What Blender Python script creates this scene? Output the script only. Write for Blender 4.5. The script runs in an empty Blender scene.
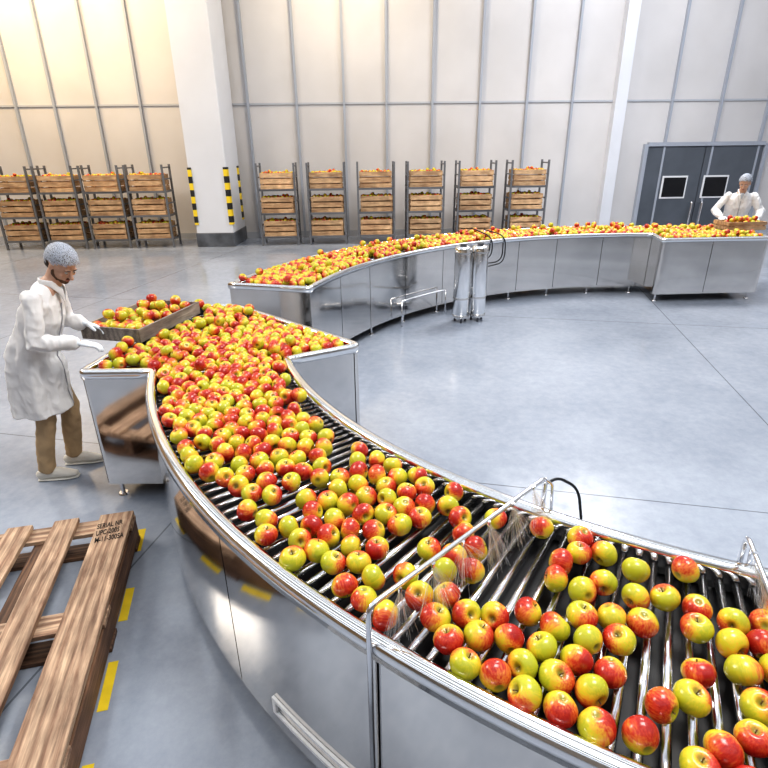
import bpy, bmesh, math, random
import numpy as np
from mathutils import Vector, Matrix, Euler, noise as mnoise
random.seed(7); np.random.seed(7)
scene = bpy.context.scene
col = scene.collection
R = math.radians

# ------------------------------------------------------------------ materials
def new_mat(name):
    m = bpy.data.materials.new(name); m.use_nodes = True
    nt = m.node_tree
    return m, nt, nt.nodes, nt.links, nt.nodes['Principled BSDF']

def simple(name, c, rough=.5, metal=0., noise=0., nscale=8., bump=0., bscale=30., spec=None, c2=None, stretch=None):
    m, nt, N, L, b = new_mat(name)
    b.inputs['Base Color'].default_value = (*c, 1)
    b.inputs['Roughness'].default_value = rough
    b.inputs['Metallic'].default_value = metal
    if spec is not None: b.inputs['Specular IOR Level'].default_value = spec
    tc = N.new('ShaderNodeTexCoord'); mp = N.new('ShaderNodeMapping')
    L.new(tc.outputs['Object'], mp.inputs['Vector'])
    if stretch: mp.inputs['Scale'].default_value = stretch
    if noise > 0 or c2:
        n = N.new('ShaderNodeTexNoise'); n.inputs['Scale'].default_value = nscale; n.inputs['Detail'].default_value = 5
        L.new(mp.outputs[0], n.inputs['Vector'])
        mix = N.new('ShaderNodeMix'); mix.data_type = 'RGBA'
        d = c2 if c2 else tuple(max(0, x*(1-noise)) for x in c)
        mix.inputs[6].default_value = (*c, 1); mix.inputs[7].default_value = (*d, 1)
        rp = N.new('ShaderNodeMapRange'); rp.inputs[1].default_value = .35; rp.inputs[2].default_value = .65
        L.new(n.outputs[0], rp.inputs[0]); L.new(rp.outputs[0], mix.inputs[0])
        L.new(mix.outputs[2], b.inputs['Base Color'])
    if bump > 0:
        n2 = N.new('ShaderNodeTexNoise'); n2.inputs['Scale'].default_value = bscale; n2.inputs['Detail'].default_value = 3
        L.new(mp.outputs[0], n2.inputs['Vector'])
        bp = N.new('ShaderNodeBump'); bp.inputs['Strength'].default_value = bump; bp.inputs['Distance'].default_value = .02
        L.new(n2.outputs[0], bp.inputs['Height']); L.new(bp.outputs[0], b.inputs['Normal'])
    return m

M_steel = simple('stainless_steel', (.76,.74,.715), .085, 1., noise=.12, nscale=2.5, bump=.05, bscale=1.8)
M_steel_rim = simple('polished_steel', (.85,.85,.85), .12, 1.)
M_roller = simple('roller_steel', (.70,.70,.72), .22, 1.)
M_black = simple('bed_and_gap_black', (.008,.008,.01), .5)  # black bed under the rollers, also puts shade into the panel gaps
M_darkmetal = simple('dark_metal', (.10,.105,.12), .45, .6)
M_rack = simple('rack_steel', (.20,.205,.22), .45, .6)
M_cable = simple('cable_rubber', (.01,.012,.015), .4)
M_stem = simple('stem_brown', (.16,.10,.03), .7)
M_skin = simple('skin', (.58,.35,.25), .5, noise=.12, nscale=20)
M_lip = simple('lip', (.42,.17,.13), .5)
M_eye = simple('eye_dark', (.03,.02,.015), .2)
M_eyew = simple('eye_white', (.6,.58,.55), .3)
M_hair = simple('hair', (.06,.042,.032), .7, bump=.5, bscale=120)
M_beard = simple('beard', (.13,.075,.05), .8, bump=.6, bscale=150)
M_coat = simple('coat_cloth', (.79,.78,.78), .85, noise=.08, nscale=5, bump=.6, bscale=9)
M_seam = simple('coat_seam', (.36,.36,.39), .9)
M_glove = simple('glove_latex', (.76,.80,.85), .45, bump=.2, bscale=60)
M_trous = simple('khaki_cloth', (.47,.33,.19), .85, noise=.25, nscale=8, bump=.5, bscale=12)
M_shoe = simple('shoe_canvas', (.74,.70,.63), .6, bump=.2)
M_sole = simple('shoe_sole', (.78,.76,.70), .6)
M_yellow = simple('yellow_paint', (.86,.62,.02), .5, noise=.15, nscale=12)
M_pipe = simple('tube_steel', (.85,.85,.87), .15, 1.)
M_text = simple('stencil_ink', (.012,.008,.006), .8)
M_white = simple('white_trim', (.80,.81,.83), .35)
M_dglass = simple('door_glass', (.004,.005,.008), .08)
M_door = simple('door_paint', (.15,.17,.20), .35, .4, noise=.2, nscale=1.2)
M_colbase = simple('column_base', (.13,.14,.16), .35, noise=.5, nscale=3)
M_column = simple('column_paint', (.69,.71,.76), .45, noise=.05, nscale=1)
M_rib = simple('wall_rib', (.36,.39,.45), .5)  # shadow grey of the wall ribs is put into this colour
M_girt = simple('wall_girt', (.44,.46,.50), .5)
M_wall = simple('wall_panel', (.645,.63,.63), .42, noise=.12, nscale=.5, bump=.03, bscale=2)
M_ceil = simple('ceiling_paint', (.30,.30,.31), .7)
M_wallf = simple('wall_grey', (.26,.225,.19), .6)
M_wallw = simple('wall_reflection_brown', (.50,.32,.16), .6, noise=.5, nscale=.4)
M_shirt = simple('shirt', (.55,.6,.66), .8)

def net_mat():
    m, nt, N, L, b = new_mat('hairnet')
    tc = N.new('ShaderNodeTexCoord')
    vo = N.new('ShaderNodeTexVoronoi'); vo.feature='DISTANCE_TO_EDGE'; vo.inputs['Scale'].default_value=95; L.new(tc.outputs['Object'], vo.inputs['Vector'])
    mr = N.new('ShaderNodeMapRange'); mr.inputs[1].default_value=.05; mr.inputs[2].default_value=.16; mr.inputs[3].default_value=.7; mr.inputs[4].default_value=.20; L.new(vo.outputs['Distance'], mr.inputs[0])
    L.new(mr.outputs[0], b.inputs['Alpha'])
    b.inputs['Base Color'].default_value=(.54,.58,.66,1); b.inputs['Roughness'].default_value=.6
    return m
M_net = net_mat()

def wood(name, c1, c2, sc=(1.2,14,14), rough=.7, wamt=.35):
    m, nt, N, L, b = new_mat(name)
    tc = N.new('ShaderNodeTexCoord'); mp = N.new('ShaderNodeMapping'); mp.inputs['Scale'].default_value = sc
    L.new(tc.outputs['Object'], mp.inputs['Vector'])
    oi = N.new('ShaderNodeObjectInfo'); ml = N.new('ShaderNodeVectorMath'); ml.operation = 'SCALE'
    cv = N.new('ShaderNodeCombineXYZ'); 
    for i in range(3): cv.inputs[i].default_value = 1
    mm = N.new('ShaderNodeMath'); mm.operation='MULTIPLY'; mm.inputs[1].default_value = 37
    L.new(oi.outputs['Random'], mm.inputs[0]); L.new(cv.outputs[0], ml.inputs[0]); L.new(mm.outputs[0], ml.inputs['Scale'])
    L.new(ml.outputs[0], mp.inputs['Location'])
    n = N.new('ShaderNodeTexNoise'); n.inputs['Scale'].default_value = 2.2; n.inputs['Detail'].default_value = 9; n.inputs['Distortion'].default_value = 1.6; n.inputs['Roughness'].default_value=.65
    L.new(mp.outputs[0], n.inputs['Vector'])
    w = N.new('ShaderNodeTexWave'); w.inputs['Scale'].default_value = .6; w.bands_direction='Y'; w.inputs['Distortion'].default_value = 14; w.inputs['Detail'].default_value = 5; w.inputs['Detail Scale'].default_value=.8
    L.new(mp.outputs[0], w.inputs['Vector'])
    ad = N.new('ShaderNodeMath'); ad.operation = 'MULTIPLY_ADD'; ad.inputs[1].default_value = wamt
    L.new(w.outputs['Fac'], ad.inputs[0]); L.new(n.outputs[0], ad.inputs[2])
    cr = N.new('ShaderNodeValToRGB'); cr.color_ramp.elements[0].position = .38; cr.color_ramp.elements[1].position = .92
    cr.color_ramp.elements[0].color = (*c2,1); cr.color_ramp.elements[1].color = (*c1,1)
    L.new(ad.outputs[0], cr.inputs[0])
    mp2 = N.new('ShaderNodeMapping'); mp2.inputs['Scale'].default_value=(3,60,60); L.new(tc.outputs['Object'], mp2.inputs['Vector'])
    n3 = N.new('ShaderNodeTexNoise'); n3.inputs['Scale'].default_value=2; n3.inputs['Detail'].default_value=6; L.new(mp2.outputs[0], n3.inputs['Vector'])
    f3 = N.new('ShaderNodeMapRange'); f3.inputs[1].default_value=.3; f3.inputs[2].default_value=.65; f3.inputs[3].default_value=.6; f3.inputs[4].default_value=1.1; L.new(n3.outputs[0], f3.inputs[0])
    # blotchy weathering
    n4 = N.new('ShaderNodeTexNoise'); n4.inputs['Scale'].default_value=5; n4.inputs['Detail'].default_value=6; L.new(tc.outputs['Object'], n4.inputs['Vector'])
    f4 = N.new('ShaderNodeMapRange'); f4.inputs[1].default_value=.35; f4.inputs[2].default_value=.65; f4.inputs[3].default_value=.72; f4.inputs[4].default_value=1.12; L.new(n4.outputs[0], f4.inputs[0])
    br = N.new('ShaderNodeMapRange'); br.inputs[3].default_value=.8; br.inputs[4].default_value=1.12; L.new(oi.outputs['Random'], br.inputs[0])
    bm_ = N.new('ShaderNodeMath'); bm_.operation='MULTIPLY'; L.new(f3.outputs[0], bm_.inputs[0]); L.new(br.outputs[0], bm_.inputs[1])
    bn_ = N.new('ShaderNodeMath'); bn_.operation='MULTIPLY'; L.new(bm_.outputs[0], bn_.inputs[0]); L.new(f4.outputs[0], bn_.inputs[1])
    vs = N.new('ShaderNodeVectorMath'); vs.operation='SCALE'; L.new(cr.outputs[0], vs.inputs[0]); L.new(bn_.outputs[0], vs.inputs['Scale'])
    L.new(vs.outputs[0], b.inputs['Base Color'])
    b.inputs['Roughness'].default_value = rough
    bp = N.new('ShaderNodeBump'); bp.inputs['Strength'].default_value = .5; bp.inputs['Distance'].default_value = .004
    L.new(n3.outputs[0], bp.inputs['Height']); L.new(bp.outputs[0], b.inputs['Normal'])
    return m
M_wood = wood('pallet_wood', (.62,.43,.29), (.24,.13,.08), sc=(1.4,9,9))
M_wood_shaded = wood('pallet_wood_shaded', (.26,.14,.08), (.08,.04,.025))  # darker pallet wood, shade of side and underside put into the colour
M_crate = wood('crate_wood', (.74,.49,.28), (.42,.24,.125), sc=(1.5,8,8))
M_tray = wood('tray_wood', (.36,.31,.27), (.17,.14,.125), sc=(1.5,10,10))

def apple_mat():
    m, nt, N, L, b = new_mat('apple_skin')
    at = N.new('ShaderNodeAttribute'); at.attribute_name = 'ac'
    ar = N.new('ShaderNodeAttribute'); ar.attribute_name = 'rnd'
    def math_(op, a, bb=None, c=None):
        n = N.new('ShaderNodeMath'); n.operation = op
        for i, v in enumerate((a, bb, c)):
            if v is None: continue
            if isinstance(v, (int, float)): n.inputs[i].default_value = v
            else: L.new(v, n.inputs[i])
        return n.outputs[0]
    sp = N.new('ShaderNodeSeparateXYZ'); L.new(at.outputs['Vector'], sp.inputs[0])
    rnd = ar.outputs['Fac']
    w = math_('MULTIPLY', rnd, 60.)
    n1 = N.new('ShaderNodeTexNoise'); n1.noise_dimensions = '4D'; n1.inputs['Scale'].default_value = .9; n1.inputs['Detail'].default_value = 2
    L.new(at.outputs['Vector'], n1.inputs['Vector']); L.new(w, n1.inputs['W'])
    mp = N.new('ShaderNodeMapping'); mp.inputs['Scale'].default_value = (5,5,.7); L.new(at.outputs['Vector'], mp.inputs['Vector'])
    n2 = N.new('ShaderNodeTexNoise'); n2.noise_dimensions = '4D'; n2.inputs['Scale'].default_value = 1.8; n2.inputs['Detail'].default_value = 4
    L.new(mp.outputs[0], n2.inputs['Vector']); L.new(w, n2.inputs['W'])
    a = math_('MULTIPLY_ADD', n1.outputs[0], 1.8, -.9)
    s = math_('MULTIPLY_ADD', n2.outputs[0], 1.3, -.65)
    t = math_('ADD', math_('ADD', a, s), math_('MULTIPLY', sp.outputs[0], 1.0))
    t = math_('ADD', t, math_('MULTIPLY_ADD', rnd, .55, -.33))
    cr = N.new('ShaderNodeValToRGB'); e = cr.color_ramp.elements
    e[0].position=.0; e[0].color=(.46,.46,.03,1); e[1].position=1.; e[1].color=(.38,.018,.012,1)
    for p,c in ((.25,(.66,.54,.035,1)),(.46,(.76,.42,.04,1)),(.62,(.68,.18,.04,1)),(.80,(.55,.045,.02,1))):
        x=e.new(p); x.color=c
    mr = N.new('ShaderNodeMapRange'); mr.inputs[1].default_value = -.85; mr.inputs[2].default_value = .95
    L.new(t, mr.inputs[0]); L.new(mr.outputs[0], cr.inputs[0])
    r2 = math_('ADD', math_('MULTIPLY', sp.outputs[0], sp.outputs[0]), math_('MULTIPLY', sp.outputs[1], sp.outputs[1]))
    cav = N.new('ShaderNodeMapRange'); cav.inputs[1].default_value = .11; cav.inputs[2].default_value = .0; L.new(r2, cav.inputs[0])
    mc = N.new('ShaderNodeMix'); mc.data_type='RGBA'; L.new(cav.outputs[0], mc.inputs[0]); L.new(cr.outputs[0], mc.inputs[6]); mc.inputs[7].default_value = (.24,.22,.03,1)
    vo = N.new('ShaderNodeTexVoronoi'); vo.inputs['Scale'].default_value=9; L.new(at.outputs['Vector'], vo.inputs['Vector'])
    sk = N.new('ShaderNodeMapRange'); sk.inputs[1].default_value=.10; sk.inputs[2].default_value=.05; sk.inputs[4].default_value=.40; L.new(vo.outputs['Distance'], sk.inputs[0])
    ms = N.new('ShaderNodeMix'); ms.data_type='RGBA'; L.new(sk.outputs[0], ms.inputs[0]); L.new(mc.outputs[2], ms.inputs[6]); ms.inputs[7].default_value=(.75,.55,.25,1)
    L.new(ms.outputs[2], b.inputs['Base Color'])
    b.inputs['Roughness'].default_value = .23
    b.inputs['Specular IOR Level'].default_value = .55
    return m
M_apple = apple_mat()

def floor_mat():
    m, nt, N, L, b = new_mat('polished_concrete')
    tc = N.new('ShaderNodeTexCoord'); P = tc.outputs['Object']
    def math_(op, a, bb=None, c=None):
        n = N.new('ShaderNodeMath'); n.operation = op
        for i, v in enumerate((a, bb, c)):
            if v is None: continue
            if isinstance(v, (int, float)): n.inputs[i].default_value = v
            else: L.new(v, n.inputs[i])
        return n.outputs[0]
    def line(axis, off, per, wd):
        d = N.new('ShaderNodeVectorMath'); d.operation='DOT_PRODUCT'; L.new(P, d.inputs[0]); d.inputs[1].default_value = axis
        x = math_('FRACT', math_('ADD', math_('DIVIDE', math_('SUBTRACT', d.outputs['Value'], off), per), .5))
        x = math_('MULTIPLY', math_('ABSOLUTE', math_('SUBTRACT', x, .5)), per)
        return math_('LESS_THAN', x, wd)
    l1 = line((.208,.978,0), 3.44-7*.978, 4.4, .006); l2 = line((.978,-.208,0), 2.4+7*.208, 4.4, .006)
    ln = math_('MULTIPLY', math_('MAXIMUM', l1, l2), .7)
    n1 = N.new('ShaderNodeTexNoise'); n1.inputs['Scale'].default_value = .7; n1.inputs['Detail'].default_value = 7; n1.inputs['Roughness'].default_value=.6; L.new(P, n1.inputs['Vector'])
    n2 = N.new('ShaderNodeTexNoise'); n2.inputs['Scale'].default_value = 12; n2.inputs['Detail'].default_value = 9; n2.inputs['Roughness'].default_value=.75; L.new(P, n2.inputs['Vector'])
    s = math_('ADD', math_('MULTIPLY', n1.outputs[0], .6), math_('MULTIPLY', n2.outputs[0], .4))
    cr = N.new('ShaderNodeValToRGB'); cr.color_ramp.elements[0].position=.36; cr.color_ramp.elements[1].position=.63
    cr.color_ramp.elements[0].color=(.245,.278,.34,1); cr.color_ramp.elements[1].color=(.365,.40,.465,1)
    L.new(s, cr.inputs[0])
    mx = N.new('ShaderNodeMix'); mx.data_type='RGBA'; L.new(ln, mx.inputs[0]); L.new(cr.outputs[0], mx.inputs[6]); mx.inputs[7].default_value=(.08,.09,.11,1)
    L.new(mx.outputs[2], b.inputs['Base Color'])
    rr = N.new('ShaderNodeMapRange'); rr.inputs[1].default_value=.38; rr.inputs[2].default_value=.62; rr.inputs[3].default_value=.08; rr.inputs[4].default_value=.24
    L.new(s, rr.inputs[0]); L.new(rr.outputs[0], b.inputs['Roughness'])
    b.inputs['Specular IOR Level'].default_value=.85
    return m
M_floor = floor_mat()

def hazard_mat():
    m, nt, N, L, b = new_mat('hazard_stripes')
    tc = N.new('ShaderNodeTexCoord'); sp = N.new('ShaderNodeSeparateXYZ'); L.new(tc.outputs['Object'], sp.inputs[0])
    a = N.new('ShaderNodeMath'); a.operation='MULTIPLY'; a.inputs[1].default_value = 3.2; L.new(sp.outputs[2], a.inputs[0])
    f = N.new('ShaderNodeMath'); f.operation='FRACT'; L.new(a.outputs[0], f.inputs[0])
    g = N.new('ShaderNodeMath'); g.operation='GREATER_THAN'; g.inputs[1].default_value=.5; L.new(f.outputs[0], g.inputs[0])
    mx = N.new('ShaderNodeMix'); mx.data_type='RGBA'; mx.inputs[6].default_value=(.02,.02,.02,1); mx.inputs[7].default_value=(.85,.62,.03,1)
    L.new(g.outputs[0], mx.inputs[0]); L.new(mx.outputs[2], b.inputs['Base Color']); b.inputs['Roughness'].default_value=.5
    return m
M_hazard = hazard_mat()

def water_mat(name, op):
    m = bpy.data.materials.new(name); m.use_nodes = True
    nt = m.node_tree; N = nt.nodes; L = nt.links
    for n in list(N): N.remove(n)
    o = N.new('ShaderNodeOutputMaterial'); t = N.new('ShaderNodeBsdfTransparent')
    d = N.new('ShaderNodeBsdfDiffuse'); d.inputs[0].default_value=(.95,.96,.98,1)
    g = N.new('ShaderNodeBsdfGlossy'); g.inputs[0].default_value=(1,1,1,1); g.inputs['Roughness'].default_value=.15
    a = N.new('ShaderNodeMixShader'); a.inputs[0].default_value=.6; L.new(d.outputs[0],a.inputs[1]); L.new(g.outputs[0],a.inputs[2])
    m1 = N.new('ShaderNodeMixShader'); m1.inputs[0].default_value=op; L.new(t.outputs[0], m1.inputs[1]); L.new(a.outputs[0], m1.inputs[2])
    L.new(m1.outputs[0], o.inputs[0])
    return m
M_water = water_mat('water_streak', .38); M_mist = water_mat('water_sheet', .06)

# ------------------------------------------------------------------ helpers
def mkobj(name, verts, faces, mat, parent=None, smooth=False, loc=None, rot=None):
    me = bpy.data.meshes.new(name); me.from_pydata([tuple(v) for v in verts], [], [tuple(f) for f in faces]); me.update()
    if smooth:
        me.polygons.foreach_set('use_smooth', [True]*len(me.polygons))
    if mat: me.materials.append(mat)
    o = bpy.data.objects.new(name, me); col.objects.link(o)
    if parent: o.parent = parent
    if loc is not None: o.location = loc
    if rot is not None: o.rotation_euler = rot
    return o

def fix_normals(o):
    bm = bmesh.new(); bm.from_mesh(o.data); bmesh.ops.recalc_face_normals(bm, faces=bm.faces); bm.to_mesh(o.data); bm.free()

def empty(name, loc, label=None, category=None, group=None, rotz=0):
    e = bpy.data.objects.new(name, None); col.objects.link(e); e.location = loc; e.rotation_euler = (0,0,rotz); e.empty_display_size=.1
    if label: e['label']=label
    if category: e['category']=category
    if group: e['group']=group
    return e

def box_data(cx, cy, cz, sx, sy, sz):
    v = [(cx+a*sx/2, cy+b*sy/2, cz+c*sz/2) for a in (-1,1) for b in (-1,1) for c in (-1,1)]
    f = [(0,1,3,2),(4,6,7,5),(0,4,5,1),(2,3,7,6),(0,2,6,4),(1,5,7,3)]
    return v, f

def merge(parts):
    V=[];F=[]
    for v,f in parts:
        o=len(V); V+= [tuple(x) for x in v]; F+=[tuple(i+o for i in q) for q in f]
    return V,F

def bevel(o, w, seg=2):
    bm = bmesh.new(); bm.from_mesh(o.data)
    bmesh.ops.bevel(bm, geom=bm.edges[:], offset=w, segments=seg, affect='EDGES', profile=.6)
    bm.to_mesh(o.data); bm.free()

def box(name, size, loc, mat, parent=None, rot=None, bev=0):
    v,f = box_data(0,0,0,*size)
    o = mkobj(name, v, f, mat, parent, loc=loc, rot=rot)
    if bev: bevel(o, bev)
    return o

def tube(path, rad, segs=14, side=None, round_cap=True, mod=None):
    path=[Vector(p) for p in path]; n=len(path)
    T=[]
    for i in range(n):
        a=path[max(i-1,0)]; b=path[min(i+1,n-1)]; T.append((b-a).normalized())
    rr=[(r,r) if isinstance(r,(int,float)) else r for r in rad]
    prevA=None
    P=[];RR=[];TT=[]
    if round_cap:
        for k,(off,sc) in enumerate(((.85,.45),(.5,.82))):
            P.append(path[0]-T[0]*min(rr[0])*off); RR.append((rr[0][0]*sc,rr[0][1]*sc)); TT.append(T[0])
    for i in range(n): P.append(path[i]); RR.append(rr[i]); TT.append(T[i])
    if round_cap:
        for k,(off,sc) in enumerate(((.5,.82),(.85,.45))):
            P.append(path[-1]+T[-1]*min(rr[-1])*off); RR.append((rr[-1][0]*sc,rr[-1][1]*sc)); TT.append(T[-1])
    V=[];F=[]
    for i,(p,r,t) in enumerate(zip(P,RR,TT)):
        if side is not None: ref=Vector(side)
        elif prevA is not None: ref=prevA
        else: ref=Vector((0,0,1)) if abs(t.z)<.9 else Vector((1,0,0))
        a=(ref-t*ref.dot(t)).normalized(); b=t.cross(a); prevA=a
        for s in range(segs):
            th=2*math.pi*s/segs
            k=mod(i,th) if mod else 1
            V.append(p+a*math.cos(th)*r[0]*k+b*math.sin(th)*r[1]*k)
    m=len(P)
    for i in range(m-1):
        for s in range(segs):
            F.append((i*segs+s, i*segs+(s+1)%segs, (i+1)*segs+(s+1)%segs, (i+1)*segs+s))
    F.append(tuple(range(segs))[::-1]); F.append(tuple((m-1)*segs+s for s in range(segs)))
    return V,F

def cyl_data(p0, p1, r0, r1=None, segs=16):
    return tube([p0,p1],[r0, r1 if r1 else r0], segs, round_cap=False)

def ellipsoid(c, r, rot=None, nu=16, nv=10):
    V=[];F=[]
    M = rot if rot else Matrix.Identity(3)
    c=Vector(c)
    V.append(c+M@Vector((0,0,r[2])))
    for i in range(1,nv):
        ph=math.pi*i/nv
        for j in range(nu):
            th=2*math.pi*j/nu
            V.append(c+M@Vector((r[0]*math.sin(ph)*math.cos(th), r[1]*math.sin(ph)*math.sin(th), r[2]*math.cos(ph))))
    V.append(c+M@Vector((0,0,-r[2])))
    for j in range(nu): F.append((0,1+j,1+(j+1)%nu))
    for i in range(nv-2):
        for j in range(nu):
            F.append((1+i*nu+j,1+(i+1)*nu+j,1+(i+1)*nu+(j+1)%nu,1+i*nu+(j+1)%nu))
    l=len(V)-1
    for j in range(nu): F.append((l,1+(nv-2)*nu+(j+1)%nu,1+(nv-2)*nu+j))
    return V,F

def pipe_path(pts, r, n=6):
    pts=[Vector(p) for p in pts]; out=[pts[0]]
    for i in range(1,len(pts)-1):
        a,b,c=pts[i-1],pts[i],pts[i+1]
        d1=(a-b); d2=(c-b); k=min(r,d1.length*.45,d2.length*.45)
        s=b+d1.normalized()*k; e=b+d2.normalized()*k
        for j in range(n+1):
            t=j/n; out.append(s*(1-t)**2+b*2*t*(1-t)+e*t*t)
    out.append(pts[-1]); return out

# ------------------------------------------------------------------ outline tools
def round_outline(poly):
    out=[]
    n=len(poly)
    for i,(x,y,r) in enumerate(poly):
        if r<=0: out.append((x,y)); continue
        a=Vector(poly[i-1][:2]); b=Vector((x,y)); c=Vector(poly[(i+1)%n][:2])
        s=b+(a-b).normalized()*r; e=b+(c-b).normalized()*r
        for j in range(9):
            t=j/8; p=s*(1-t)**2+b*2*t*(1-t)+e*t*t; out.append((p.x,p.y))
    res=[]
    n=len(out)
    for i in range(n):
        a=Vector(out[i]); b=Vector(out[(i+1)%n]); L=(b-a).length
        if L<1e-5: continue
        k=max(1,int(L/.08))
        for j in range(k): 
            p=a.lerp(b,j/k); res.append((p.x,p.y))
    return np.array(res)

def normals(P):
    d=np.roll(P,-1,0)-P; d/=np.linalg.norm(d,axis=1)[:,None]
    n=np.stack([-d[:,1],d[:,0]],1)
    m=n+np.roll(n,1,0); ml=np.linalg.norm(m,axis=1)[:,None]; m/=ml
    c=(m*n).sum(1)[:,None]
    return m/np.clip(c,.5,1)

def offset(P,o): return P+normals(P)*o

def inside(poly, pts):
    x,y=pts[:,0],pts[:,1]; res=np.zeros(len(pts),bool)
    x1,y1=poly[:,0],poly[:,1]; x2,y2=np.roll(x1,-1),np.roll(y1,-1)
    for i in range(len(poly)):
        c=((y1[i]>y)!=(y2[i]>y))
        with np.errstate(divide='ignore',invalid='ignore'):
            xi=(x2[i]-x1[i])*(y-y1[i])/(y2[i]-y1[i]+1e-12)+x1[i]
        res^= c&(x<xi)
    return res

def clip_line(poly, p, d):
    ts=[]
    n=len(poly)
    for i in range(n):
        a=poly[i]; b=poly[(i+1)%n]; e=b-a
        den=d[0]*e[1]-d[1]*e[0]
        if abs(den)<1e-9: continue
        t=((a[0]-p[0])*e[1]-(a[1]-p[1])*e[0])/den
        u=((a[0]-p[0])*d[1]-(a[1]-p[1])*d[0])/den
        if 0<=u<1: ts.append(t)
    neg=[t for t in ts if t<0]; pos=[t for t in ts if t>0]
    if not neg or not pos: return None
    return max(neg),min(pos)

ZR=.978   # rim top
ROLR=.0135; ROLZ=.925-ROLR
def build_conveyor(name, out, label, seams, rollers, feet, loc):
    E=empty(name,(loc[0],loc[1],0),label,'conveyor')
    base=np.array(loc)
    O=out-base
    prof=[(-.008,.915),(-.010,.955),(-.004,.972),(.008,ZR),(.030,ZR),(.042,.972),(.047,.955),(.047,.88),(.036,.88),(.036,.915)]
    n=len(O); V=[];F=[]
    NN=normals(O)
    for i in range(n):
        for o,z in prof: V.append((O[i,0]+NN[i,0]*o,O[i,1]+NN[i,1]*o,z))
    k=len(prof)
    for i in range(n):
        for j in range(k):
            F.append((i*k+j,((i+1)%n)*k+j,((i+1)%n)*k+(j+1)%k,i*k+(j+1)%k))
    o=mkobj('rim',V,F,M_steel_rim,E,smooth=True); fix_normals(o); o['label']='polished steel guard rim'
    I=offset(O,.03)
    V=[(x,y,.14) for x,y in I]+[(x,y,.87) for x,y in I]
    F=[tuple(range(n))[::-1],tuple(range(n,2*n))]+[(i,(i+1)%n,n+(i+1)%n,n+i) for i in range(n)]
    o=mkobj('housing',V,F,M_black,E); o['label']='black inner housing under the rollers'
    seg=np.linalg.norm(np.roll(O,-1,0)-O,axis=1); cum=np.concatenate([[0],np.cumsum(seg)]); tot=cum[-1]
    def at(s):
        s=s%tot; i=int(np.searchsorted(cum,s,side='right')-1); i=min(i,n-1)
        return O[i]+(O[(i+1)%n]-O[i])*((s-cum[i])/seg[i])
    sv=[]
    for q in seams:
        dq=np.linalg.norm(O-(np.array(q)-base),axis=1); sv.append(cum[int(dq.argmin())])
    sv=sorted(set(sv))
    for i,s0 in enumerate(sv):
        s1=sv[(i+1)%len(sv)]
        if s1<=s0: s1+=tot
        inner=[c for c in np.concatenate([cum[:-1],cum[:-1]+tot]) if s0+.004<c<s1-.004]
        ss=[s0+.004]+list(inner)+[s1-.004]
        pts=np.array([at(s) for s in ss])
        d=np.gradient(pts,axis=0); d/=np.linalg.norm(d,axis=1)[:,None]+1e-9
        nn=np.stack([-d[:,1],d[:,0]],1)
        prf=[(0,.12),(0,.912),(.012,.912),(.012,.12)]
        V=[];F=[]
        for p,q in zip(pts,nn):
            for oo,z in prf: V.append((p[0]+q[0]*oo,p[1]+q[1]*oo,z))
        m=len(pts)
        for a in range(m-1):
            for j in range(4): F.append((a*4+j,(a+1)*4+j,(a+1)*4+(j+1)%4,a*4+(j+1)%4))
        F.append((0,1,2,3)); F.append(((m-1)*4+3,(m-1)*4+2,(m-1)*4+1,(m-1)*4))
        o=mkobj('side_panel',V,F,M_steel,E); fix_normals(o)
        bm=bmesh.new(); bm.from_mesh(o.data)
        for fc in bm.faces: fc.smooth=True
        for ed in bm.edges:
            if len(ed.link_faces)==2 and ed.calc_face_angle()>.5: ed.smooth=False
        bm.to_mesh(o.data); bm.free()
    for q in feet:
        q=np.array(q)-base
        v,f=merge([cyl_data((0,0,0),(0,0,.012),.035,.03),cyl_data((0,0,.01),(0,0,.15),.014)])
        mkobj('leg',v,f,M_pipe,E,loc=(q[0],q[1],0),smooth=False)
    v,f=cyl_data((-.5,0,0),(.5,0,0),ROLR,segs=14)
    me0=None
    C=offset(O,.05)
    for p,d in rollers:
        p=np.array(p)-base; d=np.array(d)
        r=clip_line(C,p,d)
        if not r: continue
        L=r[1]-r[0]
        if L<.1 : continue
        c=p+d*(r[0]+r[1])/2
        if me0 is None:
            o=mkobj('roller',v,f,M_roller,E,smooth=True); me0=o.data
            for pl in me0.polygons:
                if len(pl.vertices)>4: pl.use_smooth=False
        else:
            o=bpy.data.objects.new('roller',me0); col.objects.link(o); o.parent=E
        o.location=(c[0],c[1],ROLZ); o.scale=(L,1,1); o.rotation_euler=(0,0,math.atan2(d[1],d[0]))
    return E

def arc(c,r,a0,a1,n): return [(c[0]+r*math.cos(R(a)),c[1]+r*math.sin(R(a)),0) for a in np.linspace(a0,a1,n)]

# ------------------------------------------------------------------ near conveyor
NC=(2.44,4.39); RI=3.22; RO=4.10
near_poly = arc(NC,RO,196.4,258,70)+arc(NC,RI,258,197.2,60)+[(-.15,3.70,.09),(-1.34,4.86,.14),(-1.76,4.84,.12),(-1.955,3.235,.05)]
near_out = round_outline(near_poly)
roll=[]
pitch=.0555
nA=int(R(258-196.6)*3.66/pitch)
for i in range(nA):
    a=R(196.9)+ (i+.5)*pitch/3.66
    roll.append(((NC[0]+3.66*math.cos(a),NC[1]+3.66*math.sin(a)),(math.cos(a),math.sin(a))))
a0=R(196.6); c0=np.array((NC[0]+3.66*math.cos(a0),NC[1]+3.66*math.sin(a0))); td=np.array((math.sin(a0),-math.cos(a0)))
for i in range(26):
    roll.append((tuple(c0+td*(i*pitch+.02)),(math.cos(a0),math.sin(a0))))
def ap(c,r,a): return (c[0]+r*math.cos(R(a)),c[1]+r*math.sin(R(a)))
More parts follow.
